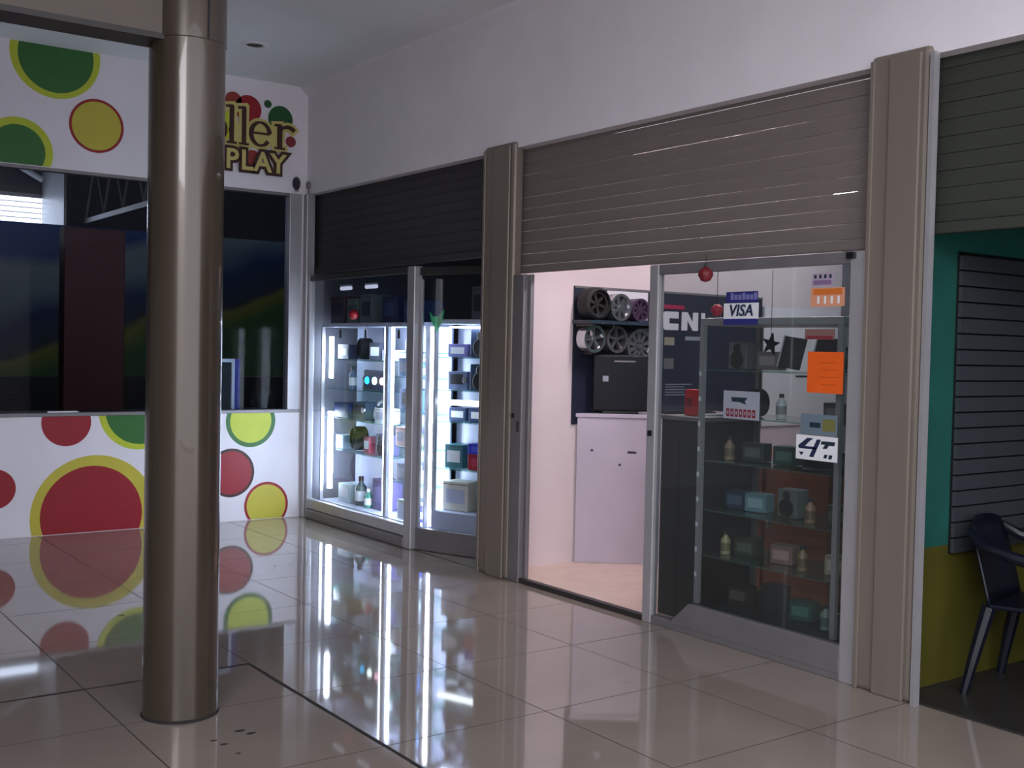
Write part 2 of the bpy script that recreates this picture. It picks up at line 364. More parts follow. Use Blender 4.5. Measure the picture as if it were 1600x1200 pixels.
bm = bmesh.new(); box(bm, (-.049, -.012, 0), (-.045, -.006, 2.885)); obj('lip', bm, M_ALU, pf)

# ---- roller shutters
def slat_mesh(length, h, m, name):
    prof = [(.003, 0), (0, h*.02), (-.0016, h*.3), (-.0016, h*.7), (0, h*.98), (.003, h)]
    bm = bmesh.new(); a = [bm.verts.new((x, 0, z)) for x, z in prof]; b = [bm.verts.new((x, -length, z)) for x, z in prof]
    for i in range(len(prof)-1): bm.faces.new((a[i], a[i+1], b[i+1], b[i]))
    bm.faces.new(a); bm.faces.new(b[::-1]); bm.faces.new((a[0], b[0], b[-1], a[-1]))
    bmesh.ops.recalc_face_normals(bm, faces=bm.faces[:])
    me = bpy.data.meshes.new(name); bm.to_mesh(me); bm.free(); me.materials.append(m); return me
def shutter(y0, y1, zb, zt, m, label, x=.085, h=.0755):
    s = thing('roller_shutter', label, 'shutter', (x, y0, 0)); L = y0-y1
    me = slat_mesh(L, h-.0006, m, 'slat'); n = int((zt-zb-.05)/h)+1
    for k in range(n):
        o = bpy.data.objects.new('slat', me); C.objects.link(o); o.parent = s; o.location = (random.uniform(-.0008, .0008), 0, zb+.055+k*h)
    bm = bmesh.new(); box(bm, (-.02, 0, zb), (.018, -L, zb+.052)); obj('bottom_bar', bm, m, s, .006)
    return s
shutter(-.005, -2.945, 2.185, 2.884, M_SHUTD, 'dark half-lowered roller shutter above the lit shop window')
shutter(-3.06, -6.095, 2.055, 2.884, M_SHUT, 'taupe half-lowered roller shutter above the open doorway and glass door')
shutter(-6.195, -10.5, 2.10, 2.884, M_SHUTG, 'green-grey half-lowered roller shutter above the dark shop')

# ---- shop rooms: dividers, backs, floors, ceilings
M_ROOM1 = mat('shop_grey_paint', (92, 94, 104), .7, noise=.06)
struct(B('floor_shop', (.02, -2.95, -.05), (3.6, 0, .002), M_TILE)); struct(B('ceiling_shop', (.15, -2.95, 2.80), (3.6, 0, 2.88), M_ROOM1))
struct(B('wall_shop_back', (3.6, -6.1, 0), (3.7, .14, 2.88), M_ROOM1)); struct(B('wall_shop_left', (.0, 0.0, 0), (3.6, .14, 2.885), M_ROOM1))
struct(B('wall_divider', (.08, -3.05, 0), (3.6, -2.95, 2.88), M_PINK), 'pale pink wall inside the doorway')
struct(B('floor_doorway', (.032, -6.1, -.05), (3.6, -3.05, .03), M_IFLOOR)); struct(B('ceiling_doorway', (.15, -6.1, 2.80), (3.6, -3.05, 2.88), M_PINK))
struct(B('wall_dark_shop', (.06, -6.19, .66), (3.6, -6.1, 2.88), M_TEAL), 'teal side wall of the dark shop'); struct(B('wall_dark_shop_base', (.06, -6.19, 0), (3.6, -6.1, .66), M_YWALL), 'mustard lower wall of the dark shop')
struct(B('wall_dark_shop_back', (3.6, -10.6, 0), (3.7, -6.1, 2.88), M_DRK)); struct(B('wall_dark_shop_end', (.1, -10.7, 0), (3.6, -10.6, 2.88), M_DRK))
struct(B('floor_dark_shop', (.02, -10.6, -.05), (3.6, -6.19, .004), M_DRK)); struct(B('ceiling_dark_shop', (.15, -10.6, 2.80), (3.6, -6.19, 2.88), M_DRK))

# ================================================================== BAY 1: lit shop window
f1 = thing('storefront_frame', 'aluminium frame of the brightly lit shop window beside the corner', 'window frame', (0, 0, 0))
B('jamb', (-.03, -.075, 0), (.05, -.002, 2.885), M_ALU, f1, .006)
B('jamb', (-.012, -.115, 0), (.04, -.078, 2.16), M_ALU, f1, .004)
B('mullion', (-.025, -1.935, 0), (.05, -1.83, 2.16), M_ALU, f1, .008)
B('bottom_rail', (-.03, -1.83, 0), (.05, -.115, .085), M_ALUD, f1, .012)
B('kick_rail', (-.015, -1.83, .087), (.04, -.115, .175), M_ALU, f1, .008)
B('top_rail', (-.012, -1.83, 2.11), (.04, -.115, 2.16), M_DRK, f1, .006)
B('pane', (.008, -1.83, .175), (.014, -.115, 2.11), M_GLASS, f1)
ang = math.radians(20)
dr = thing('glass_door', 'narrow glass door swung slightly inward next to the beige post', 'door', (.035, -1.94, 0), -PI/2+ang)
W = .93
B('bottom_rail', (.0, -.02, .005), (W, .02, .17), M_ALUD, dr, .006); B('top_rail', (0, -.02, 2.09), (W, .02, 2.15), M_DRK, dr, .004)
B('stile', (0, -.012, .17), (.022, .012, 2.06), M_ALU, dr, .003); B('stile', (W-.05, -.022, .17), (W, .022, 2.06), M_ALU, dr, .006)
B('pane', (.022, -.003, .17), (W-.05, .003, 2.06), M_GLASS, dr)

# ---- lit cabinets
def cabinet(name, label, x0, x1, y0, y1, z0, z1, shelves, m_back, strips, backm=True, top=True):
    """y0 > y1; open glass front at x0"""
    c = thing(name, label, 'display cabinet', ((x0+x1)/2, (y0+y1)/2, .002)); ox, oy = (x0+x1)/2, (y0+y1)/2
    def P(n, a, b, m, bev=0): return B(n, (a[0]-ox, a[1]-oy, a[2]-.002), (b[0]-ox, b[1]-oy, b[2]-.002), m, c, bev)
    P('base', (x0, y0, .002), (x1, y1, z0), m_back, .006)
    if top: P('top', (x0, y0, z1-.035), (x1, y1, z1), m_back, .004)
    if backm: P('back_panel', (x1-.015, y0, z0), (x1, y1, z1-.035), m_back)
    for y, s in ((y0, -1), (y1, 1)):
        P('corner_post', (x0, y, z0), (x0+.03, y+s*.02, z1-.035), M_ALU)
    for z in shelves: P('shelf', (x0+.03, y0-.021, z-.004), (x1-.016, y1+.021, z+.004), M_SHELF)
    for (y, wd, zz0, zz1) in strips:
        bm = bmesh.new()
        if zz1-zz0 > wd: bar(bm, (x0+.07-ox, y-oy, zz0), (x0+.07-ox, y-oy, zz1), wd/2, 12)
        else: bar(bm, (x0+.06-ox, y+wd/2-oy, zz0), (x0+.06-ox, y-wd/2-oy, zz0), .006, 8)
        obj('light_tube', bm, M_LED, c, smooth=True)
    return c
SA = [.62, .90, 1.16, 1.42]
cabinet('display_cabinet', 'white display cabinet glowing with light strips behind the left pane', .12, .50, -.09, -1.27, .16, 1.74, SA, M_LITE,
        [(-.16, .04, 1.25, 1.62), (-.16, .05, .26, .95), (-1.20, .085, .18, 1.70)])
B_ = cabinet('display_cabinet', 'narrow white display cabinet glowing beside the window mullion', .12, .36, -1.28, -1.90, .16, 1.74, [.45, .74, 1.02, 1.30, 1.5], M_LITE,
        [(-1.83, .06, .18, 1.70)])
TH = math.radians(20); CC = Vector((.418, -2.305, 0))
def CL(xl, yl, z):   # local position in the turned cabinet -> world
    return (CC.x+xl*math.cos(TH)-yl*math.sin(TH), CC.y+xl*math.sin(TH)+yl*math.cos(TH), z)
cc = cabinet('display_cabinet', 'tall turned shelf cabinet of dark goods behind the swung glass door', CC.x-.16, CC.x+.16, CC.y+.40, CC.y-.40, .3, 1.76, [.62, .98, 1.22, 1.47], M_LITE,
        [(CC.y, .6, 1.70, 1.71)])  # unseen light tube added along the top to brighten the goods
cc.rotation_euler.z = TH

# ---- goods
GOODS = {}
def colmat(rgb, r=.4, metal=0): return mat('goods_%d_%d_%d' % rgb, rgb, r, metal)
def wheel(loc, r, m, label, cat='wheel', tyre=None, spokes=5, face=-PI/2, tilt=0, group=None, depth=.08):
    """alloy wheel, axis along local X facing -X, rolled about z by face"""
    t = thing('alloy_wheel', label, cat, loc, face, group); t.rotation_euler = (0, tilt, face)
    hz = r*1.26 if tyre else r
    bm = bmesh.new(); lathe(bm, [(r*.80, -depth/2), (r, -depth/2), (r, depth/2), (r*.80, depth/2), (r*.84, 0), (r*.80, -depth/2)], (0, 0, hz), 28, 'X'); obj('rim', bm, m, t, smooth=True)
    bm = bmesh.new(); lathe(bm, [(0, -depth*.42), (r*.17, -depth*.40), (r*.2, -depth*.1), (r*.2, depth*.3), (0, depth*.3)], (0, 0, hz), 16, 'X'); obj('hub', bm, m, t, smooth=True)
    for k in range(spokes):
        a = 2*PI*k/spokes+.3; d = Vector((0, math.cos(a), math.sin(a))); n = Vector((0, -math.sin(a), math.cos(a)))
        bm = bmesh.new(); c0 = Vector((-depth*.35, 0, hz))
        prism(bm, [c0+d*r*.15-n*r*.09, c0+d*r*.15+n*r*.09, c0+d*r*.84+n*r*.14, c0+d*r*.84-n*r*.14], (depth*.35, 0, 0)); obj('spoke', bm, m, t)
    if tyre:
        bm = bmesh.new(); lathe(bm, [(r, -depth*.6), (r*1.05, -depth*.75), (r*1.22, -depth*.6), (r*1.26, 0), (r*1.22, depth*.6), (r*1.05, depth*.75), (r, depth*.6), (r, -depth*.6)], (0, 0, hz), 28, 'X'); obj('tyre', bm, tyre, t, smooth=True)
    return t
def carton(loc, sx, sy, sz, m, label, m2=None, rz=0, cat='box', name='carton'):
    t = thing(name, label, cat, loc, rz)
    B('body', (-sx/2, -sy/2, 0), (sx/2, sy/2, sz), m, t, .004)
    B('label_panel', (-sx/2-.002, -sy*.36, sz*.25), (-sx/2, sy*.36, sz*.75), m2 or M_WHITE, t)
    B('lid_seam', (-sx/2-.001, -sy/2, sz*.9), (-sx/2, sy/2, sz*.92), M_DRK, t)
    return t
def bottle(loc, r, h, m, label, mc=None, ml=None):
    t = thing('bottle', label, 'bottle', loc)
    bm = bmesh.new(); lathe(bm, [(r*.96, 0), (r, .006), (r, h*.62), (r*.42, h*.78), (r*.42, h*.84)], seg=16); obj('body', bm, m, t, smooth=True)
    bm = bmesh.new(); lathe(bm, [(r*.48, h*.84), (r*.48, h*.985), (r*.4, h)], seg=14); obj('cap', bm, mc or M_RED, t, smooth=True)
    bm = bmesh.new(); lathe(bm, [(r*1.01, h*.15), (r*1.01, h*.5)], seg=16); obj('label_band', bm, ml or M_WHITE, t, smooth=True)
    return t
def speaker(loc, s, d, h, m, label, rz=0):
    t = thing('loudspeaker', label, 'speaker', loc, rz)
    B('cabinet', (-d/2, -s/2, 0), (d/2, s/2, h), m, t, .006)
    for z, r in ((h*.35, s*.38), (h*.78, s*.2)):
        bm = bmesh.new(); lathe(bm, [(r, .003), (r*.85, .006), (r*.8, -.002), (r*.3, -.004), (0, .004)], (0, 0, 0), 20, 'X'); bm.transform(Matrix.Translation((-d/2-.002, 0, z)) @ Matrix.Scale(-1, 4, (1, 0, 0))); obj('cone', bm, M_DRK, t, smooth=True)
    return t
def console(loc, label):
    t = thing('gauge_console', label, 'gauge panel', loc)
    B('housing', (-.04, -.20, 0), (.04, .20, .17), colmat((50, 54, 80)), t, .01)
    for y, c, s in ((.13, (60, 190, 255), 2.5), (0.0, (235, 255, 255), 5), (-.13, (255, 190, 215), 3)):
        bm = bmesh.new(); lathe(bm, [(.034, 0), (.03, .012), (0, .02)], seg=16, axis='X'); bm.transform(Matrix.Translation((-.04, y, .085)) @ Matrix.Scale(-1, 4, (1, 0, 0))); obj('gauge_light', bm, emis('gauge_%d' % c[0], c, s), t, smooth=True)
    return t
def steering(loc, r, m, label, tilt=.35):
    t = thing('steering_wheel', label, 'steering wheel', loc); t.rotation_euler = (0, tilt, 0)
    bm = bmesh.new(); tube(bm, [(0, r*math.cos(2*PI*k/24), r+.012+r*math.sin(2*PI*k/24)) for k in range(24)], .014, 8, True); obj('grip', bm, m, t, smooth=True)
    bm = bmesh.new(); lathe(bm, [(0, -.02), (r*.3, -.015), (r*.3, .015), (0, .015)], (0, 0, r+.012), 18, 'X'); obj('hub', bm, M_DRK, t)
    for a in (.3, PI-.3, -PI/2):
        bm = bmesh.new(); bar(bm, (0, 0, r+.012), (0, r*math.cos(a), r+.012+r*math.sin(a)), .012); obj('spoke', bm, M_ALLOY, t)
    return t
def radio(loc, sy, sz, m, label, glow=None, rz=0):
    t = thing('car_stereo', label, 'car stereo', loc, rz)
    B('chassis', (-.06, -sy/2, 0), (.06, sy/2, sz), m, t, .003)
    B('screen', (-.063, -sy*.28, sz*.3), (-.06, sy*.38, sz*.85), glow or M_BLK, t)
    bm = bmesh.new(); lathe(bm, [(sz*.2, 0), (sz*.18, .012), (0, .014)], seg=14, axis='X'); bm.transform(Matrix.Translation((-.06, -sy*.39, sz*.55)) @ Matrix.Scale(-1, 4, (1, 0, 0))); obj('knob', bm, M_CHROME, t, smooth=True)
    return t
GA = 'in the left lit cabinet'
z = 1.426
wheel((.30, -.58, z), .075, M_CHROME, 'small bright wheel with dark centre on the top shelf of the left lit cabinet', face=-.35, tyre=M_RUBBER)
carton((.30, -.30, z), .14, .20, .13, colmat((70, 72, 100)), 'slate blue box on the top shelf of the left lit cabinet')
carton((.30, -.84, z), .14, .12, .15, colmat((78, 82, 96)), 'grey box right of the small wheel on the top shelf of the left lit cabinet', rz=.4)
carton((.32, -1.05, z), .14, .16, .09, M_WHITE, 'flat white box on the top shelf of the left lit cabinet', colmat((180, 170, 210)))
z = 1.166
console((.28, -.87, z), 'dark gauge panel with blue, white and pink lights in the left lit cabinet')
bottle((.27, -.42, z), .035, .20, colmat((100, 120, 150)), 'blue-grey spray bottle left of the gauge panel in the left lit cabinet', M_DRK)
bottle((.33, -.56, z), .034, .17, colmat((120, 132, 120)), 'olive bottle beside the gauge panel in the left lit cabinet', M_DRK)
z = .906
carton((.30, -.30, z), .16, .26, .13, colmat((38, 56, 104)), 'dark blue box on the middle shelf of the left lit cabinet', colmat((70, 90, 130)))
radio((.31, -.58, z), .22, .15, colmat((64, 80, 104)), 'steel blue car stereo on the middle shelf of the left lit cabinet')
steering((.29, -.83, z), .085, M_WHITE, 'small white steering wheel on the middle shelf of the left lit cabinet')
carton((.26, -1.06, z), .14, .19, .12, M_WHITE, 'plain white box under the hanging dark tag in the left lit cabinet', M_LITE)
z = .626
wheel((.30, -.50, z), .085, M_ALLOY, 'grey alloy wheel on the lower shelf of the left lit cabinet', face=-.2, tyre=M_RUBBER)
carton((.30, -.26, z), .14, .14, .12, colmat((150, 176, 196)), 'pale blue box on the lower shelf of the left lit cabinet')
carton((.30, -.74, z), .12, .10, .14, colmat((176, 70, 90)), 'pink-red box on the lower shelf of the left lit cabinet', M_WHITE)
speaker((.30, -1.0, z), .17, .14, .18, colmat((84, 84, 120)), 'slate coloured speaker on the lower shelf of the left lit cabinet')
z = .162
carton((.32, -.98, z), .16, .24, .26, colmat((86, 80, 120)), 'large purple-grey box on the floor of the left lit cabinet', colmat((110, 104, 150)))
bottle((.26, -.62, z), .05, .25, colmat((70, 90, 90)), 'dark green canister on the floor of the left lit cabinet', M_DRK)
carton((.30, -.38, z), .16, .22, .16, colmat((190, 206, 216)), 'pale grey box on the floor of the left lit cabinet')
bottle((.25, -.78, z), .04, .16, colmat((60, 140, 120)), 'short sea-green bottle on the floor of the left lit cabinet', M_WHITE)
# narrow cabinet
for zz, items in ((1.506, [('b', -1.42, (110, 150, 210)), ('c', -1.60, (150, 180, 230))]), (1.306, [('c', -1.44, (120, 150, 200)), ('b', -1.64, (90, 120, 170))]),
                  (1.026, [('r', -1.53, (80, 110, 170))]), (.746, [('c', -1.42, (236, 190, 190)), ('b', -1.60, (150, 160, 120))]),
                  (.456, [('c', -1.44, (110, 120, 160)), ('b', -1.62, (180, 200, 220))]), (.162, [('c', -1.46, (170, 176, 180)), ('b', -1.66, (80, 80, 200))])):
    nm = {1.506: 'top shelf', 1.306: 'second shelf', 1.026: 'third shelf', .746: 'fourth shelf', .456: 'fifth shelf', .162: 'floor'}[zz]
    for kd, y, c in items:
        cn = 'blue' if c[2] > c[0]+20 else ('pink' if c[0] > 200 else 'grey')
        if kd == 'b': bottle((.25, y, zz), .034, .15, colmat(c), '%s bottle on the %s of the narrow lit cabinet' % (cn, nm), M_WHITE)
        elif kd == 'c': carton((.25, y, zz), .14, .15, .15, colmat(c), '%s box on the %s of the narrow lit cabinet' % (cn, nm), M_LITE)
        else: radio((.25, y, zz), .30, .18, colmat(c), 'wide blue car stereo on the %s of the narrow lit cabinet' % nm)
# cabinet behind the swung door
speaker(CL(.02, .03, 1.476), .20, .16, .21, colmat((48, 62, 92)), 'navy speaker on the top shelf behind the swung door', TH)
carton(CL(.02, .26, 1.476), .14, .18, .10, colmat((120, 120, 180)), 'lilac box on the top shelf behind the swung door', rz=TH)
speaker(CL(.02, .03, 1.226), .20, .16, .20, colmat((46, 70, 100)), 'steel blue speaker on the second shelf behind the swung door', TH)
radio(CL(.02, .26, 1.226), .18, .14, colmat((110, 120, 160)), 'grey-blue stereo on the second shelf behind the swung door', rz=TH)
tl = thing('tube_lamp', 'short bright horizontal tube lamp on the third shelf behind the swung door', 'lamp', CL(-.09, .16, 1.13), TH)
bm = bmesh.new(); bar(bm, (0, .19, 0), (0, -.19, 0), .022, 10); obj('tube', bm, emis('small_tube', (240, 248, 255), 5), tl)
B('holder', (.022, -.20, -.02), (.045, .20, .02), M_WHITE, tl)
for k, (y, c, nm) in enumerate(((.28, (60, 80, 120), 'slate'), (.09, (44, 66, 116), 'dark blue'), (-.10, (70, 78, 120), 'violet-grey'))):
    carton(CL(.05, y, .986), .12, .16, .10, colmat(c), '%s box under the tube lamp behind the swung door' % nm, rz=TH)
carton(CL(.0, .0, .626), .16, .24, .12, colmat((170, 26, 50)), 'red box with a blue box on top behind the swung door', colmat((200, 60, 90)), rz=TH)
carton(CL(.0, .0, .7465), .16, .24, .08, colmat((50, 60, 200)), 'bright blue box lying on the red box behind the swung door', colmat((90, 100, 230)), rz=TH)
carton(CL(.02, .27, .626), .16, .17, .18, colmat((60, 120, 130)), 'teal box on the lower shelf behind the swung door', rz=TH)
carton(CL(.02, .24, .302), .18, .24, .22, colmat((200, 196, 186)), 'cream box on the bottom board behind the swung door', M_LITE, rz=TH)
carton(CL(.02, -.10, .302), .18, .24, .17, colmat((168, 168, 160)), 'grey box on the bottom board behind the swung door', M_LITE, rz=TH)
# goods standing on top of the lit cabinets
zt = 1.742
carton((.30, -.24, zt), .2, .26, .24, colmat((74, 54, 58)), 'dark brown box on top of the left lit cabinet near the corner', colmat((40, 34, 44)))
carton((.28, -.56, zt), .2, .20, .21, colmat((74, 100, 92)), 'grey-green box with dark panel on top of the left lit cabinet', colmat((28, 50, 50)))
carton((.28, -.80, zt), .2, .20, .24, colmat((86, 100, 104)), 'grey frame-like box beside the red lantern on top of the left lit cabinet', colmat((24, 30, 50)))
carton((.34, -1.10, zt), .2, .24, .22, colmat((44, 50, 86)), 'navy box on top of the left lit cabinet beside the narrow cabinet', colmat((60, 76, 120)))
carton((.34, -1.48, zt), .2, .30, .18, colmat((50, 66, 110)), 'blue box on top of the narrow lit cabinet', colmat((90, 110, 170)))
carton(CL(.02, .0, 1.762), .2, .24, .25, colmat((84, 88, 96)), 'grey framed box on top of the shelf cabinet behind the swung door', colmat((24, 24, 36)))
def lantern(loc, r, m, label, drop):
    t = thing('hanging_bauble', label, 'ornament', loc)
    bm = bmesh.new(); lathe(bm, [(0, -r), (r*.6, -r*.8), (r, -r*.1), (r*.9, r*.4), (r*.45, r*.85), (0, r)], seg=12); obj('ball', bm, m, t, smooth=True)
    bm = bmesh.new(); lathe(bm, [(r*.22, r*.8), (r*.22, r*1.25), (0, r*1.25)], seg=8); obj('cap', bm, M_DRK, t)
    bm = bmesh.new(); bar(bm, (0, 0, r*1.2), (0, 0, drop), .0018); obj('string', bm, M_DRK, t)
    return t
lantern((.066, -.80, 1.81), .045, M_RED, 'red bauble hanging in front of the grey boxes in the lit window', .30)
def green_bow(loc, label):
    t = thing('paper_bird', label, 'ornament', loc); m = colmat((30, 150, 84))
    bm = bmesh.new(); prism(bm, [(0, .10, .04), (0, .02, -.02), (0, -.10, .05), (0, -.07, -.05), (0, -.01, -.10), (0, .06, -.05)], (.012, 0, 0)); obj('wings', bm, m, t)
    bm = bmesh.new(); prism(bm, [(-.012, .02, .0), (-.012, -.03, .0), (-.012, -.02, -.12)], (.012, 0, 0)); obj('tail', bm, colmat((60, 190, 120)), t)
    bm = bmesh.new(); bar(bm, (0, 0, 0), (0, 0, .33), .0018); obj('string', bm, M_DRK, t)
    return t
green_bow((.115, -2.03, 1.78), 'green paper bird hanging in front of the shelf behind the swung door')
br = thing('shelf_bracket', 'white angle bracket fixed high behind the swung door', 'bracket', (.62, -2.30, 2.06))
B('arm', (-.01, 0, 0), (.02, .22, .035), M_WHITE, br); B('upright', (-.01, -.035, 0), (.02, 0, .13), M_WHITE, br); B('hanger', (0, -.03, .13), (.015, -.005, .74), M_DRK, br)
l1 = thing('tube_fixture', 'white tube light fixture under the ceiling of the lit shop', 'lamp', (1.6, -1.4, 2.74))
B('housing', (-.06, -.6, .02), (.06, .6, .06), M_WHITE, l1); bm = bmesh.new(); bar(bm, (0, .58, 0), (0, -.58, 0), .014, 8); obj('tube', bm, emis('cool_tube', (225, 235, 255), 4), l1)
for k, (y, h) in enumerate(((-.5, .05), (-.95, .06), (-1.5, .05))):
    t = thing('hanging_tag', ['dark tag hanging left of the red bauble in the lit window', 'dark tag hanging under the top of the left lit cabinet', 'dark tag hanging before the narrow lit cabinet'][k], 'tag', (.10, y, 1.66))
    B('card', (-.001, -.018, -.05), (.001, .018, .02), M_DRK, t); bm = bmesh.new(); bar(bm, (0, 0, .02), (.022, 0, .075), .001); obj('string', bm, M_DRK, t)

for k, (y, lb) in enumerate(((-.36, 'left one of two glowing bars put in for light reflections above the boxes in the lit window'), (-.82, 'right one of two glowing bars put in for light reflections above the boxes in the lit window'))):  # bars, holders and wires put in for reflected light; no lamps there
    t = thing('reflection_bar', lb, 'lamp', (.22, y, 2.05)); bm = bmesh.new(); bar(bm, (0, .09, 0), (0, -.09, 0), .016, 8); obj('tube', bm, emis('reflection_glow', (214, 220, 250), .8), t)
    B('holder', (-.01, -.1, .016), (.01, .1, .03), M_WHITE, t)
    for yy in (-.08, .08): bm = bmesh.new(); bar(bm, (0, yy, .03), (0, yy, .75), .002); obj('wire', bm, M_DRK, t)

# ================================================================== BAY 2: doorway, glass door
j2 = thing('door_jamb', 'dull metal door jamb with a black lock left of the open doorway', 'door jamb', (0, -3.275, 0))
B('channel', (-.02, -.045, 0), (.07, .07, 2.04), M_ALUD, j2, .006); B('stop', (.02, -.072, .0), (.05, -.047, 2.04), M_ALUD, j2, .004)
B('lock', (-.028, .03, 1.09), (-.02, .052, 1.12), M_BLK, j2); B('strike_plate', (-.024, -.02, 1.0), (-.02, -.002, 1.07), M_DRK, j2)
B('threshold', (-.012, -1.25, 0), (.032, -.045, .031), M_DRK, j2)
gd = thing('sliding_glass_door', 'aluminium framed sliding glass door covered in stickers', 'door', (0, -5.24, 0))
y0, y1 = .71, -.75
B('stile', (-.022, y0-.07, .0), (.03, y0, 2.04), M_ALU, gd, .006); B('stile', (-.022, y1, .0), (.03, y1+.085, 2.04), M_ALU, gd, .006)
B('top_rail', (-.018, y1+.085, 1.985), (.03, y0-.07, 2.04), M_ALUD, gd, .004); B('bottom_rail', (-.018, y1+.085, .0), (.03, y0-.07, .05), M_ALUD, gd, .004)
bm = bmesh.new(); prism(bm, [(-.02, .50, .03), (-.02, y1+.085, .03), (-.02, y1+.085, .17), (-.02, .345, .17)], (.05, 0, 0)); obj('kick_panel', bm, M_ALUD, gd, .006)
B('pane', (.004, y1+.085, .05), (.010, y0-.07, 1.985), M_GLASSD, gd)
B('closer', (-.045, -.70, 2.005), (-.022, -.655, 2.035), M_BLK, gd, .003); B('lock', (-.03, y0-.05, 1.07), (-.022, y0-.02, 1.10), M_BLK, gd)
# stickers on the outside of the pane (x just in front of 0.004)
SX = .0025
def sticker(name, label, ya, yb, za, zb, m, border=None, x=SX):
    t = thing(name, label, 'sticker', (x, (ya+yb)/2, (za+zb)/2)); h, v = abs(ya-yb)/2, abs(za-zb)/2
    B('sheet', (-.001, -h, -v), (.001, h, v), m, t)
    if border: B('band', (-.0016, -h*.86, v*border[0]), (-.001, h*.86, v*border[1]), border[2], t)
    return t, h, v
M_SBLUE = mat('sticker_blue', (44, 48, 116), .4); M_SLIL = mat('sticker_lilac', (120, 120, 176), .5); M_SGREY = mat('sticker_grey', (150, 156, 168), .5)
M_INK = mat('ink_navy', (34, 44, 76), .5); M_INKR = mat('ink_dark_red', (120, 40, 52), .5); M_INKG = mat('ink_slate', (30, 48, 60), .5)
t, h, v = sticker('card_sticker', 'blue strip sticker with pale lettering above the card sign on the glass door', -5.10, -5.32, 1.815, 1.872, M_SBLUE)
for k in range(7): B('letter_mark', (-.0018, h*.7-k*.027-.02, -v*.5), (-.001, h*.7-k*.027, v*(.45 if k % 3 else .75)), M_SLIL, t)
t, h, v = sticker('card_sticker', 'white VISA card sticker on the glass door', -5.085, -5.325, 1.73, 1.812, M_WHITE, (-1.0, -.98, M_SBLUE))
text('lettering', 'VISA', .085, (-.0028, 0, .0), M_INK, t, '-X', .0012, 1.0, .18)
B('lower_band', (-.0016, -h, -v-.032), (-.0006, h, -v), M_SBLUE, t)
t, h, v = sticker('card_sticker', 'white sticker with a dark mark over red lettering, low on the glass door', -5.10, -5.35, 1.205, 1.352, M_SGREY)
bm = bmesh.new(); prism(bm, [(-.0018, h*.55, v*.55), (-.0018, -h*.35, v*.55), (-.0018, -h*.2, v*.28), (-.0018, -h*.3, v*.05), (-.0018, h*.1, v*.22), (-.0018, h*.5, v*.22)], (.001, 0, 0)); obj('mark', bm, M_INKG, t)
for k in range(7):
    yk = h*.82-k*.030; B('letter_mark', (-.0018, yk-.022, -v*.85), (-.001, yk, -v*.28), M_INKR, t); B('letter_gap', (-.0022, yk-.015, -v*.68), (-.0016, yk-.007, -v*.45), M_SGREY, t)
t, h, v = sticker('paper_notice', 'bright orange paper notice stuck to the glass door', -5.655, -5.868, 1.365, 1.565, M_ORANGE); t.location.x = -.001
for k in range(4): B('fold_line', (-.0014, -h*.7, v*.45-k*.035), (-.001, h*(.2 if k % 2 else .35), v*.45-k*.035+.004), mat('dark_orange_ink', (190, 76, 16), .6), t)  # darker orange lines across the paper
t, h, v = sticker('race_sticker', 'white sticker with dark slanted lettering and a slash on the glass door', -5.595, -5.845, 1.035, 1.155, M_WHITE)
for pts, m in (([(.9, .1), (.45, .78), (.15, .78), (.35, .5), (.55, .1), (.1, .1), (-.02, -.12), (.85, -.12)], M_INK), ([(-.02, .72), (-.22, .72), (.12, -.75), (.34, -.75)], M_INK),
               ([(-.25, .62), (-.9, .62), (-.85, .3), (-.6, .3), (-.5, .02), (-.3, .02), (-.42, .35), (-.2, .35)], M_INKG), ([(.85, -.4), (.6, -.4), (.72, -.7)], M_INKG), ([(-.4, -.45), (-.55, -.45), (-.5, -.75), (-.35, -.75)], M_INKG), ([(-.62, -.45), (-.78, -.45), (-.74, -.78), (-.58, -.78)], M_INKG)):
    bm = bmesh.new(); prism(bm, [(-.0018, h*a, v*b) for a, b in pts], (.0008, 0, 0)); obj('emblem_mark', bm, m, t)
t, h, v = sticker('clear_sticker', 'pale blue and olive sticker above the white slash sticker on the glass door', -5.62, -5.84, 1.16, 1.26, mat('sticker_mist', (104, 120, 134), .5))
B('olive_patch', (-.0016, -h*.9, -v*.6), (-.001, -h*.2, v*.6), mat('olive_ink', (112, 112, 66), .5), t); B('blue_mark', (-.0016, -h*.1, -v*.3), (-.001, h*.5, v*.2), M_INKG, t)
t, h, v = sticker('brand_sticker', 'brown label sticker above the orange notice on the glass door', -5.63, -5.81, 1.625, 1.675, mat('brown_ink', (120, 92, 88), .5), (-.9, -.3, M_INKR))
t, h, v = sticker('brand_sticker', 'orange and white sticker in the upper corner of the glass door', -5.66, -5.86, 1.785, 1.875, mat('pale_orange_ink', (214, 150, 118), .5), (.25, .9, mat('orange_ink', (206, 112, 46), .5)))
for k in range(4): B('letter_mark', (-.0018, h*.6-k*.04-.012, -v*.7), (-.001, h*.6-k*.04, v*.1), M_WHITE, t)
t, h, v = sticker('brand_sticker', 'faint lilac lettered sticker at the top corner of the glass door', -5.665, -5.79, 1.885, 1.945, mat('lilac_film', (168, 150, 172), .5), (-.8, -.1, mat('lilac_ink', (128, 104, 140), .5)))
for k in range(4): B('letter_mark', (-.0018, h*.8-k*.03-.014, v*.2), (-.001, h*.8-k*.03, v*.8), M_INKG, t)
lantern((-.075, -5.02, 1.965), .042, mat('deep_red', (110, 24, 34), .5), 'dark red bauble hanging outside at the top of the glass door', .1)

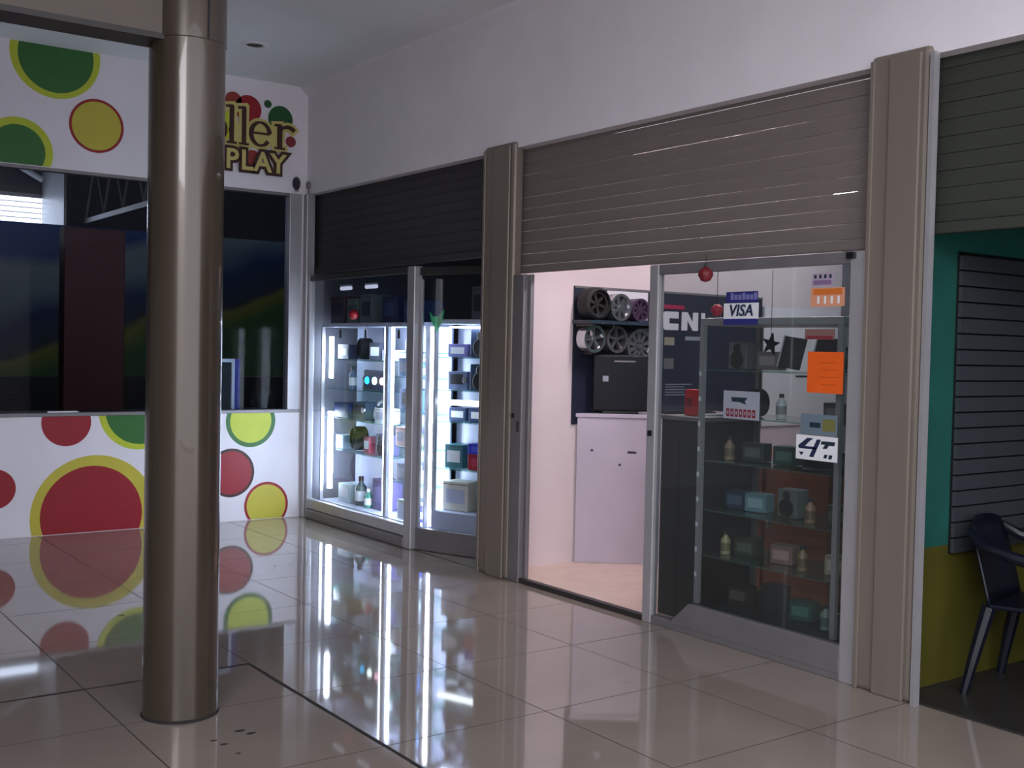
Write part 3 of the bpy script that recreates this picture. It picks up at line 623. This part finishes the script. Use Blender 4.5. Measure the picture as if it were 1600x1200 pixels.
# ---- glass display cabinet behind the door
dc = thing('display_cabinet', 'unlit glass display cabinet with shelves behind the sliding door', 'display cabinet', (.34, -5.29, .03))
def PD(n, a, b, m, bev=0): return B(n, (a[0]-.34, a[1]+5.29, a[2]-.03), (b[0]-.34, b[1]+5.29, b[2]-.03), m, dc, bev)
PD('plinth', (.10, -4.82, .03), (.58, -5.78, .15), M_DRK, .005)
for y in (-4.82, -5.75):
    for x in (.10, .555): PD('corner_post', (x, y, .15), (x+.025, y-.03, 1.70), M_ALUD if x > .2 else M_ALU)
PD('top_frame', (.10, -4.82, 1.70), (.58, -5.78, 1.74), M_ALU, .004)
for zz in (.42, .675, .95, 1.20, 1.455): PD('shelf', (.127, -4.852, zz-.004), (.553, -5.748, zz+.004), M_SHELF)
for k in range(9): PD('clip', (.094, -4.835, .3+k*.14), (.10, -4.825, .325+k*.14), M_WHITE)
ds = thing('storage_pedestal', 'tall charcoal pedestal left of the unlit glass cabinet', 'cabinet', (.36, -4.655, .03))
B('body', (-.24, -.155, 0), (.24, .145, 1.13), M_DRK, ds, .006); B('top', (-.245, -.16, 1.13), (.245, .15, 1.155), M_ALUD, ds, .004)
B('door_seam', (-.242, -.006, .05), (-.24, -.003, 1.1), M_BLK, ds)
# goods in the unlit cabinet
def small(loc, kind, c, label):
    if kind == 'c': carton(loc, .10, .13, .10, colmat(c), label, colmat(tuple(min(255, v+40) for v in c)), .2)
    elif kind == 'b': bottle(loc, .028, .13, colmat(c), label, M_DRK, colmat(tuple(int(v*.7) for v in c)))
    elif kind == 'w': wheel(loc, .075, M_RUBBER, label, spokes=6, face=-.2, depth=.05)
    elif kind == 's': speaker(loc, .13, .1, .15, colmat(c), label)
    elif kind == 'f':
        t = thing('tilted_tablet', label, 'tablet', loc); t.rotation_euler = (.12, .2, 0); t.location.z += .012
        B('panel', (-.006, -.075, 0), (.006, .075, .17), colmat(c), t, .003); B('edge', (-.008, .070, 0), (.008, .078, .172), M_WHITE, t)
U = 'of the unlit glass cabinet'
small((.30, -5.28, 1.462), 'f', (52, 56, 56), 'dark tablet with pale edge on the highest shelf %s, left one' % U)
small((.30, -5.50, 1.462), 'f', (58, 50, 60), 'dark tablet with pale edge on the highest shelf %s, right one' % U)
small((.30, -4.96, 1.462), 's', (104, 104, 108), 'grey speaker on the highest shelf %s' % U)
small((.34, -5.13, 1.462), 'c', (128, 118, 116), 'taupe box on the highest shelf %s' % U)
small((.28, -5.66, 1.462), 'b', (120, 130, 130), 'grey bottle on the highest shelf %s' % U)
small((.28, -5.09, 1.207), 'w', (0, 0, 0), 'small black wheel on the second shelf %s' % U)
small((.30, -5.24, 1.207), 'b', (210, 214, 218), 'white bottle on the second shelf %s' % U)
small((.32, -4.94, 1.207), 'c', (60, 70, 74), 'slate box on the second shelf %s' % U)
small((.30, -5.62, 1.207), 'c', (96, 92, 96), 'grey box on the second shelf %s' % U)
for zz, nm, rows in ((.957, 'third shelf', [(-4.93, 'b', (150, 130, 104), 'tan'), (-5.06, 'c', (58, 66, 62), 'dark'), (-5.28, 'c', (44, 74, 62), 'green'), (-5.48, 's', (40, 50, 50), 'black'), (-5.66, 'c', (70, 84, 60), 'olive')]),
                     (.682, 'fourth shelf', [(-4.94, 'c', (40, 60, 80), 'navy'), (-5.09, 'c', (110, 140, 150), 'pale teal'), (-5.32, 's', (110, 116, 112), 'grey'), (-5.50, 'b', (150, 120, 96), 'tan'), (-5.64, 'c', (60, 66, 54), 'olive')]),
                     (.427, 'fifth shelf', [(-4.92, 'b', (170, 160, 120), 'beige'), (-5.02, 'c', (50, 60, 44), 'dark'), (-5.28, 'c', (140, 110, 100), 'pinkish'), (-5.46, 'b', (140, 120, 84), 'brown'), (-5.64, 'c', (170, 156, 140), 'cream')]),
                     (.152, 'bottom', [(-4.98, 'c', (52, 46, 40), 'brown'), (-5.22, 's', (40, 40, 40), 'black'), (-5.42, 'c', (40, 84, 70), 'sea-green'), (-5.62, 'b', (130, 150, 140), 'pale green')])):
    for y, kd, c, cn in rows:
        small((.32 if kd != 'b' else .24, y, zz), kd, c, '%s %s on the %s %s' % (cn, {'c': 'box', 'b': 'bottle', 's': 'speaker'}[kd], nm, U))
st = thing('star_ornament', 'black star-shaped ornament hanging behind the glass door', 'ornament', (.06, -5.36, 1.60))
bm = bmesh.new(); prism(bm, [(0, (.06 if k % 2 == 0 else .024)*math.cos(PI*k/5+.5), (.06 if k % 2 == 0 else .024)*math.sin(PI*k/5+.5)) for k in range(10)], (.01, 0, 0)); obj('star', bm, M_BLK, st)
bm = bmesh.new(); bar(bm, (.005, 0, .02), (.005, 0, .38), .0015); obj('string', bm, M_DRK, st)
# wooden cupboard deeper in the shop
wc = thing('wooden_cupboard', 'brown wooden cupboard standing behind the unlit glass cabinet', 'cupboard', (1.15, -4.62, .03))
B('carcass', (-.25, -.5, .06), (.25, .5, .86), M_WOOD, wc, .006); B('top', (-.27, -.52, .86), (.27, .52, .885), M_WOOD, wc, .005); B('plinth', (-.22, -.47, 0), (.25, .47, .06), M_DRK, wc)
for s in (0, 1):
    d = B('door', (-.268, -.49+s*.5, .09), (-.25, -.02+s*.5, .84), M_WOOD, wc, .004); B('handle', (-.285, -.06+s*.12-.03+.03, .45), (-.268, -.045+s*.09, .55), M_ALUD, d)

# ---- party wall display in the doorway
pb = thing('display_board', 'navy display board carrying wheels and lettering on the pink wall', 'board', (0, -3.052, 0))
B('panel', (.62, -.012, 1.02), (2.58, -.001, 2.0), mat('navy_board', (30, 36, 54), .5), pb); B('top_edge', (.62, -.016, 1.99), (2.58, -.0, 2.005), M_ALUD, pb)
B('white_poster', (.92, -.016, 1.78), (1.32, -.012, 1.985), M_WHITE, pb)
B('magenta_strip', (1.44, -.017, 1.875), (1.70, -.012, 1.905), mat('magenta_ink', (170, 30, 80), .5), pb)
bm = bmesh.new(); prism(bm, [(x, -.017, z) for x, z in ((1.64, 1.855), (1.50, 1.855), (1.475, 1.835), (1.475, 1.735), (1.50, 1.715), (1.64, 1.715), (1.64, 1.765), (1.545, 1.765), (1.545, 1.805), (1.64, 1.805))], (0, .005, 0)); obj('letter', bm, M_WHITE, pb)
bm = bmesh.new(); prism(bm, [(x, -.017, z) for x, z in ((1.675, 1.715), (1.675, 1.855), (1.735, 1.855), (1.795, 1.775), (1.795, 1.855), (1.85, 1.855), (1.85, 1.715), (1.795, 1.715), (1.735, 1.795), (1.735, 1.715))], (0, .005, 0)); obj('letter', bm, M_WHITE, pb)
B('letter_stem', (1.885, -.017, 1.715), (1.925, -.012, 1.855), M_WHITE, pb)
B('subtitle_bar', (1.72, -.017, 1.64), (1.92, -.012, 1.67), M_SGREY, pb); B('small_logo', (1.5, -.017, 1.60), (1.60, -.012, 1.66), mat('sand_ink', (150, 146, 130), .5), pb)
for k in range(5): B('fine_line', (1.52, -.015, 1.30-k*.02), (1.80-(k % 2)*.08, -.012, 1.306-k*.02), M_SGREY, pb)
B('faint_emblem', (1.50, -.015, 1.42), (1.60, -.012, 1.50), M_ALUD, pb)
wb = thing('white_panel', 'bright white glossy panel on the pink wall beyond the navy board', 'panel', (3.06, -3.052, 0))
B('panel', (-.46, -.014, .96), (.5, -.001, 1.93), M_WHITE, wb); B('rail', (-.46, -.03, 1.80), (.5, -.014, 1.84), M_ALU, wb); B('dark_line', (-.05, -.017, 1.36), (.3, -.014, 1.375), M_DRK, wb)
B('frame', (-.475, -.02, .96), (-.46, -.001, 1.93), M_ALU, wb)
ws = thing('wheel_shelf', 'dark steel shelf holding the upper row of wheels on the navy board', 'shelf', (0, -3.07, 0))
B('board', (.60, -.20, 1.735), (1.25, -.0, 1.76), mat('blue_black_steel', (28, 44, 58), .5), ws); 
for x in (.64, .825, 1.22): B('bracket', (x-.01, -.19, 1.716), (x+.01, -.002, 1.735), M_DRK, ws)
def wallwheel(x, z, r, m, label, sp=5, tyre=None, y=-3.16):
    t = wheel((x, y, z), r, m, label, face=PI/2, spokes=sp, tyre=tyre, depth=.09)
    if z < 1.7: B('wall_hook', (-.03, -.015, -.012), (.095, .015, 0), M_DRK, t)
    return t
wallwheel(.72, 1.762, .092, M_RUBBER, 'black wheel leftmost on the wheel shelf', 6, M_RUBBER)
wallwheel(.94, 1.762, .098, M_CHROME, 'chrome wheel in the middle of the wheel shelf', 7)
wallwheel(1.13, 1.762, .085, mat('plum_alloy', (86, 66, 92), .3, .5), 'plum grey wheel right on the wheel shelf', 8)
wallwheel(.70, 1.532, .098, M_CHROME, 'silver spoked wheel under the shelf, partly behind the black monitor', 5)
wallwheel(.91, 1.532, .098, M_ALLOY, 'dull grey wheel hung in the middle under the wheel shelf', 5)
wallwheel(1.13, 1.46, .125, M_CHROME, 'silver multi-spoke wheel hung lowest under the wheel shelf', 10)
gs = thing('green_sign', 'small bright green card below the lowest wheel on the navy board', 'sign', (1.27, -3.081, 1.36)); B('card', (-.06, -.004, -.05), (.06, 0, .05), colmat((40, 190, 90)), gs); B('hook', (-.004, 0, .03), (.004, .012, .045), M_DRK, gs)
# counter
ct = thing('reception_counter', 'plain white angled counter inside the open doorway', 'counter', (0, 0, .03))
bm = bmesh.new(); prism(bm, [(.66, -3.075, 0), (1.36, -3.60, 0), (1.95, -3.60, 0), (1.95, -3.075, 0)], (0, 0, 1.04)); obj('body', bm, M_COUNTER, ct, .004)
bm = bmesh.new(); prism(bm, [(.645, -3.072, 1.04), (1.355, -3.615, 1.04), (1.965, -3.615, 1.04), (1.965, -3.072, 1.04)], (0, 0, .03)); obj('worktop', bm, M_COUNTER, ct, .005)
d = Vector((.70, -.525, 0)).normalized(); n = Vector((-d.y, d.x, 0))*-1
for s, z_, l in ((.10, .80, .02), (.36, .79, .07), (.30, .70, .02)):
    p = Vector((.66, -3.075, 0))+d*s+n*.001; bm = bmesh.new(); prism(bm, [p+Vector((0, 0, z_)), p+d*l+Vector((0, 0, z_)), p+d*l*.9+Vector((0, 0, z_+.014)), p+d*l*.1+Vector((0, 0, z_+.016))], n*.001); obj('scuff', bm, M_DRK, ct)
# black monitor box on the counter
mo = thing('monitor', 'big black boxy monitor standing on the white counter', 'monitor', (.93, -3.222, 1.10), -.64)
B('case', (-.19, -.03, .04), (.17, .04, .40), M_BLK, mo, .015); B('bezel', (-.20, -.06, .02), (.20, -.03, .42), mat('blue_black_plastic', (13, 16, 25), .5, spec=.25), mo, .01)
B('foot', (-.13, -.05, 0), (.13, .04, .04), M_BLK, mo, .006); B('badge', (-.13, -.063, .23), (-.09, -.06, .27), M_SGREY, mo); B('vent_strip', (-.05, -.063, .37), (.10, -.06, .38), M_ALUD, mo)
kb = thing('keyboard', 'black keyboard lying in front of the monitor on the counter', 'keyboard', (1.42, -3.42, 1.10), -.3); B('tray', (-.2, -.05, 0), (.2, .05, .02), M_BLK, kb, .004)
for r_ in range(3):
    for k in range(9): B('key', (-.19+k*.042, -.04+r_*.028, .02), (-.155+k*.042, -.018+r_*.028, .026), M_DRK, kb)
rb = thing('red_packet', 'red packet standing on the charcoal pedestal behind the glass door', 'packet', (.22, -4.66, 1.187)); B('pack', (-.03, -.04, 0), (.03, .04, .15), colmat((190, 40, 44)), rb, .004); B('print', (-.032, -.025, .05), (-.03, .025, .10), M_INKR, rb)
lantern((.06, -4.98, 1.78), .035, colmat((190, 26, 60)), 'bright red bauble hanging inside the glass door', .25)
# lamps of the doorway shop; deep one added to brighten the white panel
l3 = thing('tube_fixture', 'unseen white tube light added deep inside the doorway shop to brighten the panel', 'lamp', (2.75, -4.0, 2.73))
B('housing', (-.6, -.05, .02), (.6, .05, .07), M_WHITE, l3); bm = bmesh.new(); bar(bm, (-.58, 0, 0), (.58, 0, 0), .016, 8); obj('tube', bm, emis('panel_fill_tube', (240, 246, 255), 60), l3)
l2 = thing('tube_fixture', 'pink-white tube light fixture under the ceiling of the doorway shop', 'lamp', (.66, -4.4, 2.73))
B('housing', (-.07, -.65, .02), (.07, .65, .07), M_WHITE, l2)
for x in (-.035, .035):
    bm = bmesh.new(); bar(bm, (x, .62, 0), (x, -.62, 0), .016, 8); obj('tube', bm, M_TUBE, l2)

# ================================================================== BAY 3: dark shop
sw = thing('slatwall', 'grey slatwall boards fixed to the teal side wall of the dark shop', 'slatwall', (.40, -6.192, 0))
B('backing', (0, -.012, .62), (2.4, 0, 2.05), M_BLK, sw)
bm = bmesh.new(); box(bm, (0, -.03, 0), (2.4, -.012, .066)); me0 = obj('slat', bm, M_SLATW, sw); me0.location.z = .625
for k in range(1, 19):
    o = me0.copy(); C.objects.link(o); o.parent = sw; o.location = (0, 0, .625+k*.0745)
def chair(loc, rz, label):
    t = thing('plastic_armchair', label, 'chair', loc, rz)
    # local: faces +X
    bm = bmesh.new(); prism(bm, [(-.20, -.21, .40), (.22, -.24, .425), (.24, -.20, .42), (.24, .20, .42), (.22, .24, .425), (-.20, .21, .40)], (0, 0, .022)); obj('seat', bm, M_NAVY, t, .008)
    bm = bmesh.new(); n = 9; rows = []
    for j in range(7):
        zz = .40+j*.067; lean = -.20-.10*(j/6)**1.1; wd = .215-.02*(j/6)**3
        if j == 6: wd *= .86
        rows.append([bm.verts.new((lean-.03*(1-((k/(n-1))*2-1)**2), ((k/(n-1))*2-1)*wd, zz-.02*abs((k/(n-1))*2-1)**3*(j/6))) for k in range(n)])
    for a, b in zip(rows, rows[1:]):
        for k in range(n-1): bm.faces.new((a[k], a[k+1], b[k+1], b[k]))
    o = obj('backrest', bm, M_NAVY, t, smooth=True); md = o.modifiers.new('s', 'SOLIDIFY'); md.thickness = .014
    for s in (-1, 1):
        bm = bmesh.new(); tube(bm, [(-.29, s*.20, .74), (-.22, s*.255, .69), (-.05, s*.275, .655), (.12, s*.275, .635), (.19, s*.265, .60), (.205, s*.255, .50), (.20, s*.24, .42)], [.02, .026, .028, .028, .026, .022, .02], 8); obj('armrest', bm, M_NAVY, t, smooth=True)
        bm = bmesh.new(); tube(bm, [(-.20, s*.20, .41), (-.245, s*.225, .2), (-.285, s*.245, 0)], [.034, .028, .02], 8); obj('leg', bm, M_NAVY, t, smooth=True)
        bm = bmesh.new(); tube(bm, [(.20, s*.22, .42), (.225, s*.24, .2), (.245, s*.255, 0)], [.034, .028, .02], 8); obj('leg', bm, M_NAVY, t, smooth=True)
    return t
chair((.61, -6.58, .004), -1.36, 'dark navy plastic armchair in the shadow of the dark shop')

# ================================================================== shop sign and small things on the left wall
sg = thing('shop_sign', 'colourful Roller PLAY shop sign with bubbles and brown letters high on the white wall', 'sign', (0, -.004, 0))
def sdisc(x, z, r, m, d):
    bm = bmesh.new(); prism(bm, [(p[0], -d, p[1]) for p in circ_pts(x, z, r, 32)], (0, .004, 0)); obj('bubble', bm, m, sg)
def stroke(path, widths, m, name, d, extra=0.0, parent=sg):
    bm = bmesh.new(); P = [Vector((a, b)) for a, b in path]; n = len(P); L, R_ = [], []
    for i, p in enumerate(P):
        t_ = (P[min(i+1, n-1)]-P[max(i-1, 0)]).normalized(); nn = Vector((-t_.y, t_.x)); wv = widths[i]/2+extra
        q = p.copy()
        if extra and i == 0: q = p-t_*extra
        if extra and i == n-1: q = p+t_*extra
        L.append(q+nn*wv); R_.append(q-nn*wv)
    pts = L+R_[::-1]; f = [bm.verts.new((p.x, -d, p.y)) for p in pts]; b = [bm.verts.new((p.x, -d+.004, p.y)) for p in pts]; N = len(pts)
    for i in range(n-1):
        bm.faces.new((f[i], f[i+1], f[N-2-i], f[N-1-i])); bm.faces.new((b[N-1-i], b[N-2-i], b[i+1], b[i]))
    for i in range(N): bm.faces.new((f[i], b[i], b[(i+1) % N], f[(i+1) % N]))
    return obj(name, bm, m, parent)
def arc(cx, cz, rx, rz, a0, a1, n=20): return [(cx+rx*math.cos(math.radians(a0+(a1-a0)*i/(n-1))), cz+rz*math.sin(math.radians(a0+(a1-a0)*i/(n-1)))) for i in range(n)]
def aw(a0, a1, lo, hi, n=20): return [lo+(hi-lo)*abs(math.cos(math.radians(a0+(a1-a0)*i/(n-1)))) for i in range(n)]
sdisc(-.70, 3.62, .075, mat('rust_paint', (146, 52, 40), .5), .004); sdisc(-.565, 3.565, .12, M_RED, .004); sdisc(-.385, 3.635, .034, M_GRND, .004)
sdisc(-.265, 3.52, .115, M_GRND, .004); sdisc(-.165, 3.335, .048, mat('maroon_paint', (130, 40, 52), .5), .004); sdisc(-.52, 3.15, .07, mat('rust_paint', (146, 52, 40), .5), .0045)
sdisc(-.92, 3.58, .10, M_LIME, .0045); sdisc(-1.12, 3.62, .08, M_GRND, .004)
glyphs = []
for lx in (-.715, -.605): glyphs += [([(lx, 3.265), (lx, 3.575)], [.040]*2), ([(lx-.045, 3.262), (lx+.045, 3.262)], [.018]*2), ([(lx-.055, 3.565), (lx+.012, 3.575)], [.022]*2)]
glyphs += [(arc(-.455, 3.365, .085, .10, 4, 325), aw(4, 325, .018, .042)), ([(-.535, 3.37), (-.37, 3.37)], [.018]*2)]
glyphs += [([(-.275, 3.265), (-.275, 3.465)], [.048]*2), ([(-.325, 3.262), (-.225, 3.262)], [.018]*2), ([(-.325, 3.458), (-.262, 3.465)], [.02]*2), (arc(-.20, 3.385, .075, .07, 165, 35, 12), [.02+.022*i/11 for i in range(12)])]
glyphs += [(arc(-.865, 3.365, .09, .10, 0, 360, 28), aw(0, 360, .018, .044, 28))]
glyphs += [([(-1.19, 3.265), (-1.19, 3.575)], [.052]*2), ([(-1.245, 3.262), (-1.135, 3.262)], [.018]*2), (arc(-1.16, 3.50, .10, .075, 90, -90, 14), aw(90, -90, .02, .05, 14)), ([(-1.12, 3.425), (-1.0, 3.262)], [.046, .046])]
for gi, (p, wv) in enumerate(glyphs): stroke(p, wv, M_CREAM, 'letter_outline', .009+gi*.00008, .026)
sdisc(-.865, 3.365, .07, M_CREAM, .0085)
B('outline_fill', (-.74, -.0082, 3.27), (-.30, -.005, 3.44), M_CREAM, sg); B('lime_fill', (-.80, -.0125, 3.29), (-.742, -.009, 3.52), M_LIME, sg)
for gi, (p, wv) in enumerate(glyphs): stroke(p, wv, M_BRN, 'letter', .0150+gi*.00012)
def wrd(ch, x): 
    text('letter_outline', ch, .235, (x, -.0215, 3.115), M_BRN, sg, '-Y', .03); text('letter', ch, .235, (x, -.0265, 3.115), M_CREAM, sg, '-Y', .005)
for ch, x in (('P', -.715), ('L', -.58), ('A', -.435), ('Y', -.29)): wrd(ch, x)
cm = thing('alarm_horn', 'small dark oval alarm horn on the white wall by the corner', 'alarm', (-.105, -.002, 2.975))
bm = bmesh.new(); lathe(bm, [(0, .05), (.02, .05), (.05, .012), (.05, 0), (0, 0)], seg=20, axis='Y'); bm.transform(Matrix.Diagonal((.75, 1, 1.15, 1))); obj('bell', bm, mat('slate_plastic', (52, 50, 66), .5), cm, smooth=True)
B('bracket', (-.018, -.012, -.07), (.018, 0, -.045), M_ALUD, cm)
cb = thing('junction_box', 'tiny grey junction box on the fascia near the corner', 'box', (-.002, -.05, 2.965)); B('cover', (-.018, -.025, -.03), (0, .025, .03), M_ALUD, cb, .003); B('conduit', (-.010, -.005, -.08), (0, .005, -.03), M_ALUD, cb)
# things behind the left window
lg = struct(B('trim_4', (-6.6, .14, .90), (-.2, .55, .955), M_BLK), 'dark ledge inside the shop window')
fr = thing('picture_frame', 'blue and white frame propped inside the dark window beside the column', 'frame', (-.60, .30, .956), .25)
B('side', (.06, -.02, 0), (.12, .06, .45), colmat((60, 66, 150)), fr, .004); B('edge', (.03, -.025, 0), (.06, .02, .45), M_WHITE, fr); B('top_edge', (-.12, -.025, .42), (.06, .02, .45), M_WHITE, fr); B('glass_front', (-.12, -.012, 0), (.03, .01, .42), M_BLK, fr)
pp = thing('paper_sheet', 'white folded paper lying on the window sill left of the column', 'paper', (-2.07, .03, .969)); B('lower_leaf', (-.12, -.03, 0), (.12, .008, .006), M_WHITE, pp); B('upper_leaf', (-.115, -.028, .006), (.11, .006, .011), M_WHITE, pp)

GROUPS = {'roller_shutter': 'half-lowered roller shutters', 'shutter_post': 'beige shutter posts', 'carton': 'boxes on the shop shelves', 'bottle': 'bottles on the shop shelves',
          'alloy_wheel': 'wheels on display', 'loudspeaker': 'speakers on the shop shelves', 'car_stereo': 'car stereos on the shop shelves', 'display_cabinet': 'display cabinets',
          'card_sticker': 'card stickers on the glass door', 'brand_sticker': 'brand stickers on the glass door', 'hanging_bauble': 'hanging red baubles', 'tube_fixture': 'ceiling tube fixtures',
          'hanging_tag': 'dark hanging tags', 'tilted_tablet': 'tilted tablets', 'reflection_bar': 'glowing bars put in for reflections'}
for o in C.objects:
    k = o.name.split('.')[0]
    if o.parent is None and k in GROUPS and 'category' in o: o['group'] = GROUPS[k]
